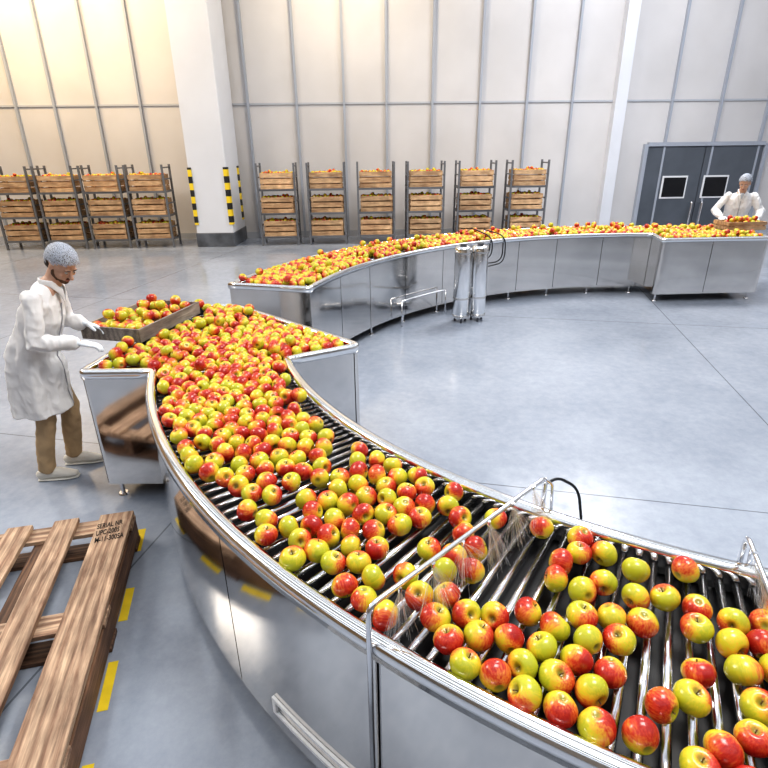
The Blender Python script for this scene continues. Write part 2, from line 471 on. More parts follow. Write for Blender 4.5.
seams=[ap(NC,RO,196.4),ap(NC,RO,221),ap(NC,RO,232.6),ap(NC,RO,247),ap(NC,RO,258),ap(NC,RI,258),ap(NC,RI,246),ap(NC,RI,230),ap(NC,RI,214),ap(NC,RI,197.2),(-.2,3.66),(-.75,4.28),(-1.36,4.84),(-1.80,4.6),(-1.93,3.25)]
feet=[(-1.88,3.30),(-1.55,3.3),(-.3,3.7),(-1.4,4.7),(-1.7,4.7)]+[ap(NC,RO-.07,a) for a in (209,221,233,247)]+[ap(NC,RI+.07,a) for a in (200,214,230,246)]
near=build_conveyor('roller_conveyor',near_out,'curved stainless steel roller conveyor carrying loose apples beside a worker',seams,roll,feet,(-.9,3.6))

# ------------------------------------------------------------------ far conveyor
FC=(3.78,4.24); FI=4.69; FO=5.60
far_poly = [(x,y,0) for x,y,_ in arc(FC,FO,83,164.8,70)]+[(x,y,0) for x,y,_ in arc(FC,FI,164.8,83.5,70)]+[(4.20,8.34,.08),(5.90,8.42,.10),(5.96,9.60,.10)]
far_out = round_outline(far_poly)
roll=[]
for i in range(64):
    a=R(84)+i*R(80)/63
    roll.append(((FC[0]+5.15*math.cos(a),FC[1]+5.15*math.sin(a)),(math.cos(a),math.sin(a))))
for i in range(14):
    roll.append(((4.42+i*.1,9.2),(.03,1.0)))
seams=[ap(FC,FI,a) for a in np.linspace(164.6,84,10)]+[(4.20,8.40),(5.0,8.38),(5.88,8.5),(5.93,9.5),(4.5,9.8)]+[ap(FC,FO,a) for a in (97,115,133,150,164.6)]
feet=[ap(FC,FI+.07,a) for a in np.linspace(163,86,10)]+[ap(FC,FO-.07,a) for a in np.linspace(163,86,6)]+[(4.3,8.44),(5.80,8.52),(5.8,9.5)]
far=build_conveyor('roller_conveyor',far_out,'long curved stainless steel conveyor heaped with apples',seams,roll,feet,(.5,8.2))

# ------------------------------------------------------------------ apples
AR=.0445; DM=.087
def apple_profile(n):
    pr=[]
    for i in range(n+1):
        th=math.pi*i/n
        r=math.sin(th)*(1.0+.05*math.cos(th)); z=.90*math.cos(th)
        z-=.42*math.exp(-(r/.26)**2) if th<math.pi/2 else 0
        z+=.22*math.exp(-(r/.24)**2) if th>math.pi/2 else 0
        if th>math.pi*.5: r*=1-.10*(th/math.pi-.5)*2
        pr.append((r,z+.02))
    return pr
def apple_geo(nr,ns,seed,lob=.02):
    rg=random.Random(seed); pr=apple_profile(nr)
    V=[(0,0,pr[0][1])];F=[]
    p1=rg.random()*6; sq=rg.uniform(.97,1.03); tl=rg.uniform(-.06,.06)
    for r,z in pr[1:-1]:
        for j in range(ns):
            th=2*math.pi*j/ns
            k=1+lob*math.sin(5*th+p1)*(.4+.6*(z<0))+.02*math.sin(2*th+p1)
            V.append((r*k*math.cos(th)*sq,r*k*math.sin(th)/sq,z+tl*r*math.cos(th)))
    V.append((0,0,pr[-1][1])); m=len(pr)-2
    for j in range(ns): F.append((0,1+j,1+(j+1)%ns))
    for i in range(m-1):
        for j in range(ns):
            F.append((1+i*ns+j,1+(i+1)*ns+j,1+(i+1)*ns+(j+1)%ns,1+i*ns+(j+1)%ns))
    l=len(V)-1
    for j in range(ns): F.append((l,1+(m-1)*ns+(j+1)%ns,1+(m-1)*ns+j))
    return np.array(V,dtype=np.float32),F

def add_attrs(me,ac,rnd):
    a=me.attributes.new('ac','FLOAT_VECTOR','POINT'); a.data.foreach_set('vector',np.asarray(ac,dtype=np.float32).ravel())
    b=me.attributes.new('rnd','FLOAT','POINT'); b.data.foreach_set('value',np.asarray(rnd,dtype=np.float32).ravel())

def relax(poly, P, D, it=70):
    P=P.copy()
    for _ in range(it):
        d=P[:,None,:]-P[None,:,:]; L=np.sqrt((d**2).sum(2)); np.fill_diagonal(L,9)
        ov=np.clip(D-L,0,None); 
        mv=(d/(L[:,:,None]+1e-6)*ov[:,:,None]*.42).sum(1)
        l=np.linalg.norm(mv,axis=1)[:,None]; mv*=np.clip(.02/(l+1e-9),None,1)
        Q=P+mv; ok=inside(poly,Q); P[ok]=Q[ok]
    return P
def sample(poly, dens, per_m2):
    mn=poly.min(0); mx=poly.max(0); A=(mx-mn).prod(); n=int(A*per_m2)
    q=np.random.rand(n,2)*(mx-mn)+mn
    q=q[inside(poly,q)]
    k=np.array([dens(x,y) for x,y in q]); return q[np.random.rand(len(q))<k]
def layer2(poly, P, Z, n, D, region, tries=14, zmax=9):
    P=list(map(tuple,P)); Z=list(Z)
    mn=poly.min(0); mx=poly.max(0)
    for _ in range(n):
        best=None
        q=np.random.rand(tries*8,2)*(mx-mn)+mn
        q=q[inside(poly,q)]
        q=[t for t in q if region(t[0],t[1])][:tries]
        if not len(q): continue
        A=np.array(P); zz=np.array(Z)
        for t in q:
            dd=((A-t)**2).sum(1); m=dd<D*D
            if not m.any(): continue
            z=(zz[m]+np.sqrt(D*D-dd[m])).max()
            if best is None or z<best[1]: best=(t,z)
        if best and best[1]<zmax: P.append(tuple(best[0])); Z.append(best[1])
    return np.array(P),np.array(Z)

reg=offset(near_out,.048+.041)
def ang(x,y):
    dx,dy=x-NC[0],y-NC[1]; return math.degrees(math.atan2(dy,dx))%360, math.hypot(dx,dy)
def dens_near(x,y):
    a,r=ang(x,y)
    if a<197 or r<RI or r>RO: return .95
    if a<208: return .88
    if a<238: return .88-.36*(a-208)/30
    return .50
P=sample(reg,dens_near,146); P=relax(reg,P,DM,90)
Z=np.full(len(P),.925+.039)
def reg_head(x,y):
    a,r=ang(x,y)
    return a<202 or (a<212 and random.random()<.3)
P,Z=layer2(reg,P,Z,28,.082,reg_head,40,1.028)
near_apples=[(x,y,z) for (x,y),z in zip(P,Z)]

regf=offset(far_out,.095)
P=sample(regf,lambda x,y:.9,138); P=relax(regf,P,DM,40)
Z=np.full(len(P),.925+.039)
P,Z=layer2(regf,P,Z,90,.082,lambda x,y:True,30,1.035)
far_apples=[(x,y,z) for (x,y),z in zip(P,Z)]

th=R(23.3)
def proj(x,y,z):
    h=2.25-z; dep=y*math.cos(th)+h*math.sin(th); up=y*math.sin(th)-h*math.cos(th)
    return 384+545*x/dep, 384-545*up/dep, dep
vis=[];rest=[]
for a in near_apples:
    px,py,d=proj(*a)
    (vis if (-20<px<790 and -20<py<790) else rest).append((d,a))
vis.sort(); 
indiv=[a for d,a in vis[:300]]; stuff=[a for d,a in vis[300:]]+[a for d,a in rest]+far_apples

variants=[]
sv,sf=tube([(0,0,.42),(.02,0,.66),(.07,.02,.86)],[.045,.036,.05],6)
stem_me=bpy.data.meshes.new('stem'); stem_me.from_pydata([tuple(Vector(v)*AR) for v in sv],[],sf); stem_me.materials.append(M_stem)
NV=20
for k in range(NV):
    V,F=apple_geo(16,22,k); me=bpy.data.meshes.new('apple'); me.from_pydata((V*AR).tolist(),[],F)
    me.polygons.foreach_set('use_smooth',[True]*len(F)); me.materials.append(M_apple)
    add_attrs(me,V,np.full(len(V),(k+.5)/NV)); variants.append(me)
def apple_label(k):
    t=(k+.5)/NV
    return ('mostly red apple on the steel rollers' if t>.66 else 'yellow-green apple with orange-red blush on the rollers' if t<.34 else 'half red half yellow apple on the rollers')
for i,(x,y,z) in enumerate(indiv):
    k=random.randrange(NV)
    o=bpy.data.objects.new('apple',variants[k]); col.objects.link(o)
    o.location=(x,y,z); s=random.uniform(.95,1.04)
    o.scale=(s,s,s); tilt=random.choice([random.uniform(0,.6),random.uniform(.4,1.5),random.uniform(.9,2.2),random.uniform(1,3.1)])
    o.rotation_euler=(Matrix.Rotation(random.uniform(0,6.28),3,'Z')@Matrix.Rotation(tilt,3,'X')@Matrix.Rotation(random.uniform(0,6.28),3,'Z')).to_euler()
    o['label']=apple_label(k); o['category']='apple'; o['group']='apples on the roller conveyor'
    st=bpy.data.objects.new('stem',stem_me); col.objects.link(st); st.parent=o

# ------------------------------------------------------------------ racks and crates
def crate_data(w,d,h,sl=3,t=.014,gap=.016):
    parts=[]
    sh=(h-gap*(sl-1))/sl
    for i in range(sl):
        z=i*(sh+gap)+sh/2
        for s in (-1,1):
            parts.append(box_data(0,s*(d/2-t/2),z,w,t,sh)); parts.append(box_data(s*(w/2-t/2),0,z,t,d-2*t,sh))
    for sx in (-1,1):
        for sy in (-1,1):
            parts.append(box_data(sx*(w/2-t-.018),sy*(d/2-t-.018),h/2,.034,.034,h))
    parts.append(box_data(0,0,.012,w-.03,d-.03,.014))
    return merge(parts)

def rack_parts(E):
    W,D,H=.96,.62,1.97
    for sx in (-1,1):
        for sy in (-1,1):
            box('post',(.045,.045,H),(sx*(W/2-.025),sy*(D/2-.025),H/2),M_rack,E)
    for z in (.22,.79,1.36):
        v,f=merge([box_data(0,0,z-.01,W-.1,D,.018),box_data(0,-(D/2-.012),z-.012,W-.1,.024,.05),box_data(0,D/2-.012,z-.012,W-.1,.024,.05),
                   box_data(-(W/2-.025),0,z-.012,.03,D-.1,.05),box_data(W/2-.025,0,z-.012,.03,D-.1,.05)])
        mkobj('shelf',v,f,M_rack,E)
    for sx in (-1,1):
        for z in (.5,1.07,1.64,1.9): box('side_brace',(.025,D-.1,.03),(sx*(W/2-.025),0,z),M_rack,E)

def rack_y(x): return 14.72+.035*x
xs=[-9.05,-7.97,-6.88,-5.80]+[-2.62,-1.39,-.15,1.10,2.38,3.70]
RL='dark steel rack with three shelves of wooden apple crates'
E0=empty('storage_rack',(xs[0],rack_y(xs[0]),0),RL,'rack','racks against the wall',R(2))
rack_parts(E0)
kids=list(E0.children)
for x in xs[1:]:
    e=empty('storage_rack',(x,rack_y(x),0),RL,'rack','racks against the wall',R(2))
    for k in kids:
        c=k.copy(); col.objects.link(c); c.parent=e
cv,cf=crate_data(.81,.54,.385,3,gap=.030)
cme=None
for x in xs:
    for z in (.22,.79,1.36):
        dx=random.uniform(-.02,.02); hh=.385
        if cme is None:
            o=mkobj('wooden_crate',cv,cf,M_crate); cme=o.data
        else:
            o=bpy.data.objects.new('wooden_crate',cme); col.objects.link(o)
        o.location=(x+dx,rack_y(x),z); o.rotation_euler=(0,0,R(2)+random.uniform(-.02,.02))
        o['label']='slatted wooden crate full of apples on a steel rack shelf'; o['category']='crate'; o['group']='apple crates on the racks'
        for i in range(8):
            for j in range(5):
                if random.random()<.15: continue
                xx=-.33+i*.094+random.uniform(-.015,.015); yy=-.19+j*.095+random.uniform(-.01,.01)
                stuff.append((x+dx+xx,rack_y(x)+yy,z+hh-.030+random.uniform(0,.025)))
        for i in range(2): stuff.append((x+dx+random.uniform(-.27,.27),rack_y(x)+random.uniform(-.15,.12),z+hh+.03))

def heap(cx,cy,rz,w,d,z,n2,zmax=9):
    n=w*d*128
    poly=np.array([(-w/2,-d/2),(w/2,-d/2),(w/2,d/2),(-w/2,d/2)])
    P=(np.random.rand(int(n),2)-.5)*np.array([w,d]); P=relax(poly,P,DM,60); Z=np.full(len(P),z)
    P,Z=layer2(poly,P,Z,n2,.082,lambda x,y:abs(x)<w*.42 and abs(y)<d*.42,24,zmax)
    c,s=math.cos(rz),math.sin(rz)
    return [(cx+c*x-s*y,cy+s*x+c*y,zz) for (x,y),zz in zip(P,Z)]

TR=(-1.90,4.20,R(76))
tz=ZR+.002
E=empty('fruit_tray',(TR[0],TR[1],tz),'shallow weathered tray heaped with apples on the conveyor rim','crate',rotz=TR[2])
W_,D_,H_=.80,.50,.10
for s in (-1,1):
    box('side_board',(W_,.016,H_),(0,s*(D_/2-.008),H_/2),M_tray,E,bev=.002)
    box('end_board',(.016,D_-.032,H_),(s*(W_/2-.008),0,H_/2),M_tray,E,bev=.002)
box('bottom_board',(W_-.034,D_-.034,.012),(0,0,.007),M_tray,E)
stuff+=heap(TR[0],TR[1],TR[2],W_-.12,D_-.12,tz+.075,14,tz+.145)
CR=(5.88,9.25,R(4))
E=empty('wooden_crate',(CR[0],CR[1],ZR+.002),'slatted wooden crate of apples held at the conveyor end','crate',rotz=CR[2])
v,f=crate_data(.64,.40,.13,2); mkobj('crate_body',v,f,M_crate,E)
stuff+=heap(CR[0],CR[1],CR[2],.52,.28,ZR+.105,8,ZR+.18)
def in_box(a,c,w,d):
    co,si=math.cos(c[2]),math.sin(c[2]); dx,dy=a[0]-c[0],a[1]-c[1]
    return abs(co*dx+si*dy)<w/2+.04 and abs(-si*dx+co*dy)<d/2+.04
stuff_set=[]
fa=set(map(tuple,far_apples)); na=set(map(tuple,near_apples))
for a in stuff:
    if tuple(a) in na and in_box(a,TR,W_,D_) : continue
    if tuple(a) in fa and in_box(a,CR,.66,.42) : continue
    stuff_set.append(a)
stuff=stuff_set

lv=[apple_geo(8,11,k,.015) for k in range(3)]
VV=[];AC=[];RN=[];LT=[];LI=[];off=0
for a in stuff:
    V,F=random.choice(lv)
    Mx=np.array(Matrix.Rotation(random.uniform(0,6.28),3,'Z')@Matrix.Rotation(random.choice([random.uniform(0,.6),random.uniform(0,3.1)]),3,'X')@Matrix.Rotation(random.uniform(0,6.28),3,'Z'))
    VV.append((V@Mx.T)*AR+np.array(a)); AC.append(V); RN.append(np.full(len(V),random.random()))
    for f in F: LT.append(len(f)); LI.extend(i+off for i in f)
    off+=len(V)
VV=np.concatenate(VV).astype(np.float32); AC=np.concatenate(AC); RN=np.concatenate(RN)
me=bpy.data.meshes.new('apple_heap'); me.vertices.add(len(VV)); me.vertices.foreach_set('co',VV.ravel())
me.loops.add(len(LI)); me.loops.foreach_set('vertex_index',np.array(LI,dtype=np.int32))
LT=np.array(LT,dtype=np.int32); me.polygons.add(len(LT)); me.polygons.foreach_set('loop_start',np.concatenate([[0],np.cumsum(LT)[:-1]]).astype(np.int32)); me.polygons.foreach_set('loop_total',LT)
me.update(calc_edges=True); me.polygons.foreach_set('use_smooth',[True]*len(LT)); me.materials.append(M_apple); add_attrs(me,AC,RN)
o=bpy.data.objects.new('apple_heap',me); col.objects.link(o)
o['kind']='stuff'; o['label']='many red and yellow apples heaped on conveyors and crates'; o['category']='apples'

# ------------------------------------------------------------------ spray frames on the near conveyor
def spray_frame(ao, ai, zt, seed=1, hose=True):
    rg=random.Random(seed)
    bx,by=-.9,3.6
    ro=RO+.018; ri=RI-.018
    def q(r,z,da=0):
        t=(ro-r)/(ro-ri); x,y=ap(NC,r,ao+(ai-ao)*t+da); return (x-bx,y-by,z)
    path=pipe_path([q(ro,.30),q(ro,zt),q(ri,zt-.02),q(ri,.90)],.035)
    v,f=tube(path,[.0085]*len(path),10,round_cap=False)
    fr=mkobj('spray_frame',v,f,M_pipe,near,smooth=True); fr['label']='bent steel tube spray bar over the belt'
    v,f=tube(pipe_path([q(ri,zt-.03,.0),q(ri-.01,zt-.05,.4),q(ri-.015,.95,.5)],.02),[.006]*9,8)
    mkobj('bracket',v,f,M_pipe,fr,smooth=True)
    n=6; span=RO-RI
    for i in range(n):
        r0=RI+span*(i+.6)/(n+.3); p0=Vector(q(r0,zt-.014))
        v,f=tube([p0+Vector((0,0,.006)),p0-Vector((0,0,.010))],[.007,.005],8,round_cap=False); mkobj('nozzle',v,f,M_pipe,fr)
        rad=(Vector(q(r0+.1,0))-Vector(q(r0,0))).normalized(); tan=Vector((-rad.y,rad.x,0))
        parts=[]
        lean=rg.uniform(.05,.55)
        for k in range(44):
            a=rg.gauss(0,.42); b=lean+rg.gauss(0,.12); ln=rg.uniform(.08,.150); w=rg.uniform(.0003,.0007)
            d=(Vector((0,0,-1))+rad*math.tan(max(-.85,min(.85,a)))+tan*b).normalized()
            s=p0+d*rg.uniform(0,.03); m=s+d*ln*.5; e=s+d*ln+Vector((0,0,-.014))
            parts.append(tube([s,m,e],[w*.6,w,w*1.3],3,round_cap=False))
        v,f=merge(parts); o=mkobj('water_spray',v,f,M_water,fr); o['kind']='stuff'
        V=[p0];F=[];nn=16
        for j in range(nn+1):
            a=-.6+1.2*j/nn; rr=.135+.014*math.sin(j*2.3)
            V.append(p0+(Vector((0,0,-1))+rad*math.tan(a)+tan*(lean+.08*math.sin(j*1.7))).normalized()*rr)
        for j in range(nn): F.append((0,1+j,2+j))
        mkobj('water_sheet',V,F,M_mist,fr,smooth=False)
    if hose:
        p=pipe_path([q(ri,zt-.05),q(ri-.07,zt-.05,.3),q(ri-.15,zt-.12,1.3),q(ri-.13,.80,2.2)],.07)
        v,f=tube(p,[.006]*len(p),8); h=mkobj('hose',v,f,M_cable,fr,smooth=True)
spray_frame(232.8,235.2,1.118,seed=2); spray_frame(247.6,247.0,1.09,seed=5,hose=False)
bx,by=-.9,3.6
def slot(a0,a1,z0,z1):
    V=[];F=[];n=14
    for i in range(n+1):
        a=a0+(a1-a0)*i/n
        for r,z in ((RO+.001,z0),(RO+.012,z0),(RO+.012,z1),(RO+.001,z1)):
            x,y=ap(NC,r,a); V.append((x-bx,y-by,z))
    for i in range(n):
        for j in range(4): F.append((i*4+j,(i+1)*4+j,(i+1)*4+(j+1)%4,i*4+(j+1)%4))
    F.append((0,1,2,3)); F.append((n*4+3,n*4+2,n*4+1,n*4))
    return V,F
v,f=merge([slot(225.3,232.2,.285,.300),slot(225.3,232.2,.213,.228),slot(225.3,225.6,.22,.295),slot(231.9,232.2,.22,.295)])
h=mkobj('slot_handle',v,f,M_white,near); fix_normals(h); h['label']='white rectangular recessed handle frame'
p=[(FC[0]+4.60*math.cos(R(a))-.5,FC[1]+4.60*math.sin(R(a))-8.2,.36) for a in np.linspace(140,128.5,12)]
v,f=tube(p,[.010]*len(p),10)
pp=[]
for a in (140,128.5):
    x0,y0=ap(FC,4.60,a); pp.append(tube([(x0-.5,y0-8.2,0.0),(x0-.5,y0-8.2,.36)],[.009,.009],8,round_cap=False))
v,f=merge([(v,f)]+pp); mkobj('guard_rail',v,f,M_pipe,far,smooth=True)
for k,(aa,zz) in enumerate(((124,1.08),(121,1.04))):
    x0,y0=ap(FC,4.62,aa); x1,y1=ap(FC,4.66,aa-7)
    p=pipe_path([(x0-.5,y0-8.2,.9),(x0-.5+.1,y0-8.2,.70-.1*k),(x1-.5,y1-8.2,.72-.1*k),(x1-.5,y1-8.2,1.02),(x1-.5-.3,y1-8.2+.2,zz+.05)],.15)
    v,f=tube(p,[.009]*len(p),8); mkobj('hose',v,f,M_cable,far,smooth=True)

# ------------------------------------------------------------------ filter tanks
for i,(x,y) in enumerate(((1.09,7.44),(1.33,7.50))):
    E=empty('filter_tank',(x,y,0),'upright stainless steel cylinder standing beside the conveyor','tank','steel cylinders by the conveyor')
    v,f=tube([(0,0,.06),(0,0,.07),(0,0,1.0),(0,0,1.03),(0,0,1.045)],[.105,.112,.112,.106,.085],28,round_cap=False); o=mkobj('tank_body',v,f,M_steel_rim,E,smooth=False)
    for pl in o.data.polygons: pl.use_smooth=len(pl.vertices)==4
    for z in (.09,.34,.96):
        v,f=tube([(0,0,z-.012),(0,0,z+.012)],[.117,.117],28,round_cap=False); mkobj('band',v,f,M_steel,E)
    for a in (0.5,2.6,4.7):
        v,f=cyl_data((.085*math.cos(a),.085*math.sin(a),0),(.085*math.cos(a),.085*math.sin(a),.08),.016); mkobj('foot',v,f,M_darkmetal,E)
    v,f=tube([(0,0,1.04),(0,0,1.075)],[.045,.045],20,round_cap=False); mkobj('valve_cap',v,f,M_darkmetal,E)

# ------------------------------------------------------------------ pallet
PE=empty('wooden_pallet',(-1.555,2.80,0),'worn brown wooden pallet on the floor beside yellow floor marks','pallet',rotz=math.atan2(-.972,.235))
LP=1.62
deck=[]
for yc,w,rz in ((-.10,.19,0),(-.375,.135,.01),(-.645,.135,-.012),(-.93,.14,.006)):
    o=box('deck_board',(LP+random.uniform(-.02,.02),w,.03),(LP/2,yc,.200),M_wood,PE,rot=(0,0,rz),bev=.005); deck.append(o)
for xc in (.07,.82,1.54):
    box('cross_board',(1.02,.13,.026),(xc,-.51,.171),M_wood,PE,rot=(0,0,R(90)),bev=.003)
for yc in (-.04,-.5,-.97):
    box('stringer',(LP,.07,.13),(LP/2,yc,.0925),M_wood_shaded,PE,bev=.004)
for xc in (.07,.82,1.54):
    box('bottom_board',(1.02,.13,.025),(xc,-.51,.0140),M_wood_shaded,PE,rot=(0,0,R(90)),bev=.003)
def text(txt,size,loc,rz,mat,parent,name='stencil_text'):
    cu=bpy.data.curves.new(name,'FONT'); cu.body=txt; cu.size=size; cu.extrude=.0006; cu.space_line=1.0; cu.offset=.0003
    t=bpy.data.objects.new(name,cu); col.objects.link(t)
    dg=bpy.context.evaluated_depsgraph_get(); me=bpy.data.meshes.new_from_object(t.evaluated_get(dg)); bpy.data.objects.remove(t)
    me.materials.clear(); me.materials.append(mat)
    o=bpy.data.objects.new(name,me); col.objects.link(o); o.parent=parent; o.location=loc; o.rotation_euler=(0,0,rz); return o
t=text('SERIAL NR\nUPC-2005\nM-11-3005A',.030,(-LP/2+.145,-.085,.0165),R(96),M_text,deck[0]); t.scale=(1,2.2,1); t['label']='black stencilled lettering'

for i,(x,y,l) in enumerate(((-1.555,2.78,.22),(-1.41,2.25,.24),(-1.285,1.76,.26),(-1.17,1.28,.26))):
    o=box('trim_%d'%(40+i),(.045,l,.002),(x,y,.0012),M_yellow,rot=(0,0,R(14))); o['kind']='structure'

# ------------------------------------------------------------------ people
def remesh_obj(name,parts,voxel,mat,parent=None,smooth_it=3,wr=0):
    v,f=merge(parts); o=mkobj(name,v,f,None)
    fix_normals(o)
    m=o.modifiers.new('r','REMESH'); m.mode='VOXEL'; m.voxel_size=voxel; m.adaptivity=0
    s=o.modifiers.new('s','SMOOTH'); s.factor=.5; s.iterations=smooth_it
    dg=bpy.context.evaluated_depsgraph_get(); me=bpy.data.meshes.new_from_object(o.evaluated_get(dg)); o.modifiers.clear()
    old=o.data; o.data=me; bpy.data.meshes.remove(old)
    if wr:
        ns=[v.normal.copy() for v in me.vertices]
        for v,nn in zip(me.vertices,ns):
            c=v.co
            k=mnoise.noise(Vector((c.x*11,c.y*11,c.z*2.5)))*1.1+.6*(1-2*abs(mnoise.noise(Vector((c.x*16+5*c.z,c.y*16-4*c.z,c.z*10)))))-.3
            v.co=c+nn*(wr*k)
        me.update()
    me.polygons.foreach_set('use_smooth',[True]*len(me.polygons)); me.materials.clear(); me.materials.append(mat)
    if parent: o.parent=parent
    return o

def hand_parts(wr,d,nrm,thumb,g=0.,curl=.5):
    wr=Vector(wr); d=Vector(d).normalized(); n=Vector(nrm); n=(n-d*n.dot(d)).normalized(); s=d.cross(n).normalized()
    if s.dot(Vector(thumb))<0: s=-s
    P=[]
    P.append(tube([wr-d*.02,wr+d*.03,wr+d*.065,wr+d*.09],[(.027+g,.019+g),(.036+g,.017+g),(.041+g,.016+g),(.038+g,.012+g)],14,side=s))
    for k,(o,l) in enumerate(((.029,.070),(.010,.079),(-.010,.073),(-.029,.057))):
        p=wr+d*.085+s*o; path=[p]; a=0.12
        for sg in (.42,.33,.25):
            dirn=(d*math.cos(a)-n*math.sin(a)+s*o*1.6).normalized(); path.append(path[-1]+dirn*l*sg); a+=curl
        P.append(tube(path,[.0095+g,.0088+g,.0082+g,.0068+g],10))
    p=wr+d*.025+s*.028
    path=[p,p+(d*.6+s*.75-n*.2).normalized()*.035]; path.append(path[-1]+(d*.85+s*.4-n*.4).normalized()*.030); path.append(path[-1]+(d*.95+s*.1-n*.4).normalized()*.024)
    P.append(tube(path,[.013+g,.0115+g,.0098+g,.008+g],10))
    return P

def person(loc,rotz,J,label,scale=1.,beard=False):
    Hc=Vector(J['head']); HR=Matrix.Rotation(J['hyaw'],3,'Z')@Matrix.Rotation(J['hpitch'],3,'Y')
    def H(p): return Hc+HR@Vector(p)
    def E(c,r,rot=None): return ellipsoid(H(c),r,HR@(rot if rot else Matrix.Identity(3)))
    Y=(0,1,0)
    pel=Vector(J['pelvis']); ch=Vector(J['chest']); nk=Vector(J['neck']); mid=pel.lerp(ch,.5)
    B=[]
    B.append(tube([pel+Vector((0,0,-.06)),pel,mid,ch,ch.lerp(nk,.6),nk],[(.14,.095),(.145,.10),(.125,.088),(.150,.098),(.140,.070),(.06,.06)],20,side=Y))
    B.append(tube([nk-Vector((0,0,.03)),nk.lerp(H((0,0,-.06)),.5),H((-.015,0,-.04))],[.060,.054,.056],16))
    B.append(E((-.012,0,.025),(.098,.076,.092))); B.append(E((.018,0,-.03),(.074,.064,.085))); B.append(E((.045,0,-.075),(.043,.043,.036)))
    B.append(E((.070,0,-.088),(.022,.022,.018)))
    B.append(tube([H((.086,0,.012)),H((.100,0,-.012)),H((.112,0,-.028))],[.008,.010,.013],10)); 
    for s in (-1,1):
        B.append(E((-.005,s*.074,-.012),(.018,.010,.030))); B.append(E((.060,s*.040,-.028),(.024,.022,.020)))
        B.append(E((.078,s*.026,.022),(.014,.022,.008)))
        B.append(E((.103,s*.009,-.033),(.008,.007,.006)))
    for k,s in (('R',-1),('L',1)):
        sh,el,wr=[Vector(J[q+k]) for q in ('sh','el','wr')]; hp,kn,an=[Vector(J[q+k]) for q in ('hip','knee','ank')]
        B.append(tube([sh,sh.lerp(el,.4),el,el.lerp(wr,.35),wr],[.044,.042,.035,.035,.025],14))
        B.append(tube([hp,hp.lerp(kn,.5),kn,kn.lerp(an,.35),an],[.070,.062,.046,.046,.034],16))
        B.append(tube([an,an+Vector((.05,0,-.035)),an+Vector((.14,0,-.055))],[.034,.032,.025],12))
        B+=hand_parts(wr,J['hd'+k],J['hn'+k],J['ht'+k],0,J.get('curl',.45))
    body=remesh_obj('person',B,.0062,M_skin,smooth_it=2); body.location=loc; body.rotation_euler=(0,0,rotz); body.scale=(scale,)*3
    body['label']=label; body['category']='person'
    hem=pel+Vector((-.02,0,-.43))
    def fold(i,t): return 1+(.075 if i<3 else .035 if i<6 else .006)*math.sin(6*t+i*.35)+(.035 if i<4 else 0)*math.sin(11*t+1)
    C=[tube([hem,hem+Vector((0,0,.14)),pel+Vector((0,0,-.12)),pel,mid,ch-Vector((0,0,.03)),ch.lerp(nk,.45),ch.lerp(nk,.74),nk+Vector((0,0,-.012))],
            [(.225,.195),(.215,.182),(.208,.168),(.192,.150),(.170,.130),(.187,.128),(.186,.104),(.134,.082),(.068,.066)],28,side=Y,mod=fold,round_cap=False)]
    for k in 'RL':
        sh,el,wr=[Vector(J[q+k]) for q in ('sh','el','wr')]
        C.append(tube([sh,sh.lerp(el,.3),sh.lerp(el,.75),el,el.lerp(wr,.3),el.lerp(wr,.7),wr-(wr-el).normalized()*.03],[.064,.063,.056,.061,.055,.051,.046],16,mod=lambda i,t:1+.09*math.sin(2*t+i*1.9)))
    coat=remesh_obj('lab_coat',C,.008,M_coat,body,smooth_it=2,wr=.013); coat['label']='long white lab coat with sleeves'
    cp=[]
    for s in (-1,1):
        pts=[nk+Vector((-.060,s*.01,.025)),nk+Vector((-.035,s*.056,.022)),nk+Vector((.03,s*.058,.005)),nk+Vector((.070,s*.035,-.05)),nk+Vector((.072,s*.012,-.13))]
        cp.append(tube(pts,[(.022,.007)]*2+[(.024,.007),(.022,.007),(.006,.006)],10,side=(0,0,1)))
    o=remesh_obj('collar',cp,.005,M_coat,body,1)
    v,f=tube([nk+Vector((.045,0,.005)),nk+Vector((.062,0,-.05)),nk+Vector((.063,0,-.10))],[(.033,.012),(.022,.012),(.006,.01)],10,side=Y); mkobj('shirt',v,f,M_shirt,body,smooth=True)
    def front(z):
        best=None
        for vv in coat.data.vertices:
            c=vv.co
            if abs(c.z-z)<.012 and abs(c.y)<.012 and (best is None or c.x>best): best=c.x
        return best
    sp=[]
    for i in range(15):
        z=hem.z+.02+(nk.z-.16-hem.z)*i/14; x=front(z)
        if x is not None: sp.append((x+.001,0,z))
    v,f=tube(sp,[.0045]*len(sp),6); mkobj('coat_seam',v,f,M_seam,body,smooth=True)
    for t in (.1,.35,.6,.85):
        z=pel.lerp(ch,t).z; x=front(z)
        if x is None: continue
        v,f=ellipsoid((x+.002,.018,z),(.005,.009,.009)); mkobj('button',v,f,M_white,body,smooth=True)
    for k in 'RL':
        G=hand_parts(J['wr'+k],J['hd'+k],J['hn'+k],J['ht'+k],.0022,J.get('curl',.45))
        wr=Vector(J['wr'+k]); el=Vector(J['el'+k]); G.append(tube([wr+(el-wr).normalized()*.06,wr],[.034,.030],14,round_cap=False))
        remesh_obj('glove',G,.0045,M_glove,body,1)
    T=[tube([pel+Vector((0,0,-.10)),pel+Vector((0,0,.03))],[(.140,.10),(.13,.09)],20,side=Y)]
    for k in 'RL':
        hp,kn,an=[Vector(J[q+k]) for q in ('hip','knee','ank')]
        T.append(tube([hp,hp.lerp(kn,.5),kn,kn.lerp(an,.4),kn.lerp(an,.8),an+Vector((0,0,-.01))],[.076,.076,.067,.064,.058,.058],18,round_cap=False,mod=lambda i,t:1+.05*math.sin(3*t+i*2)))
    remesh_obj('trousers',T,.009,M_trous,body,2,wr=.010)
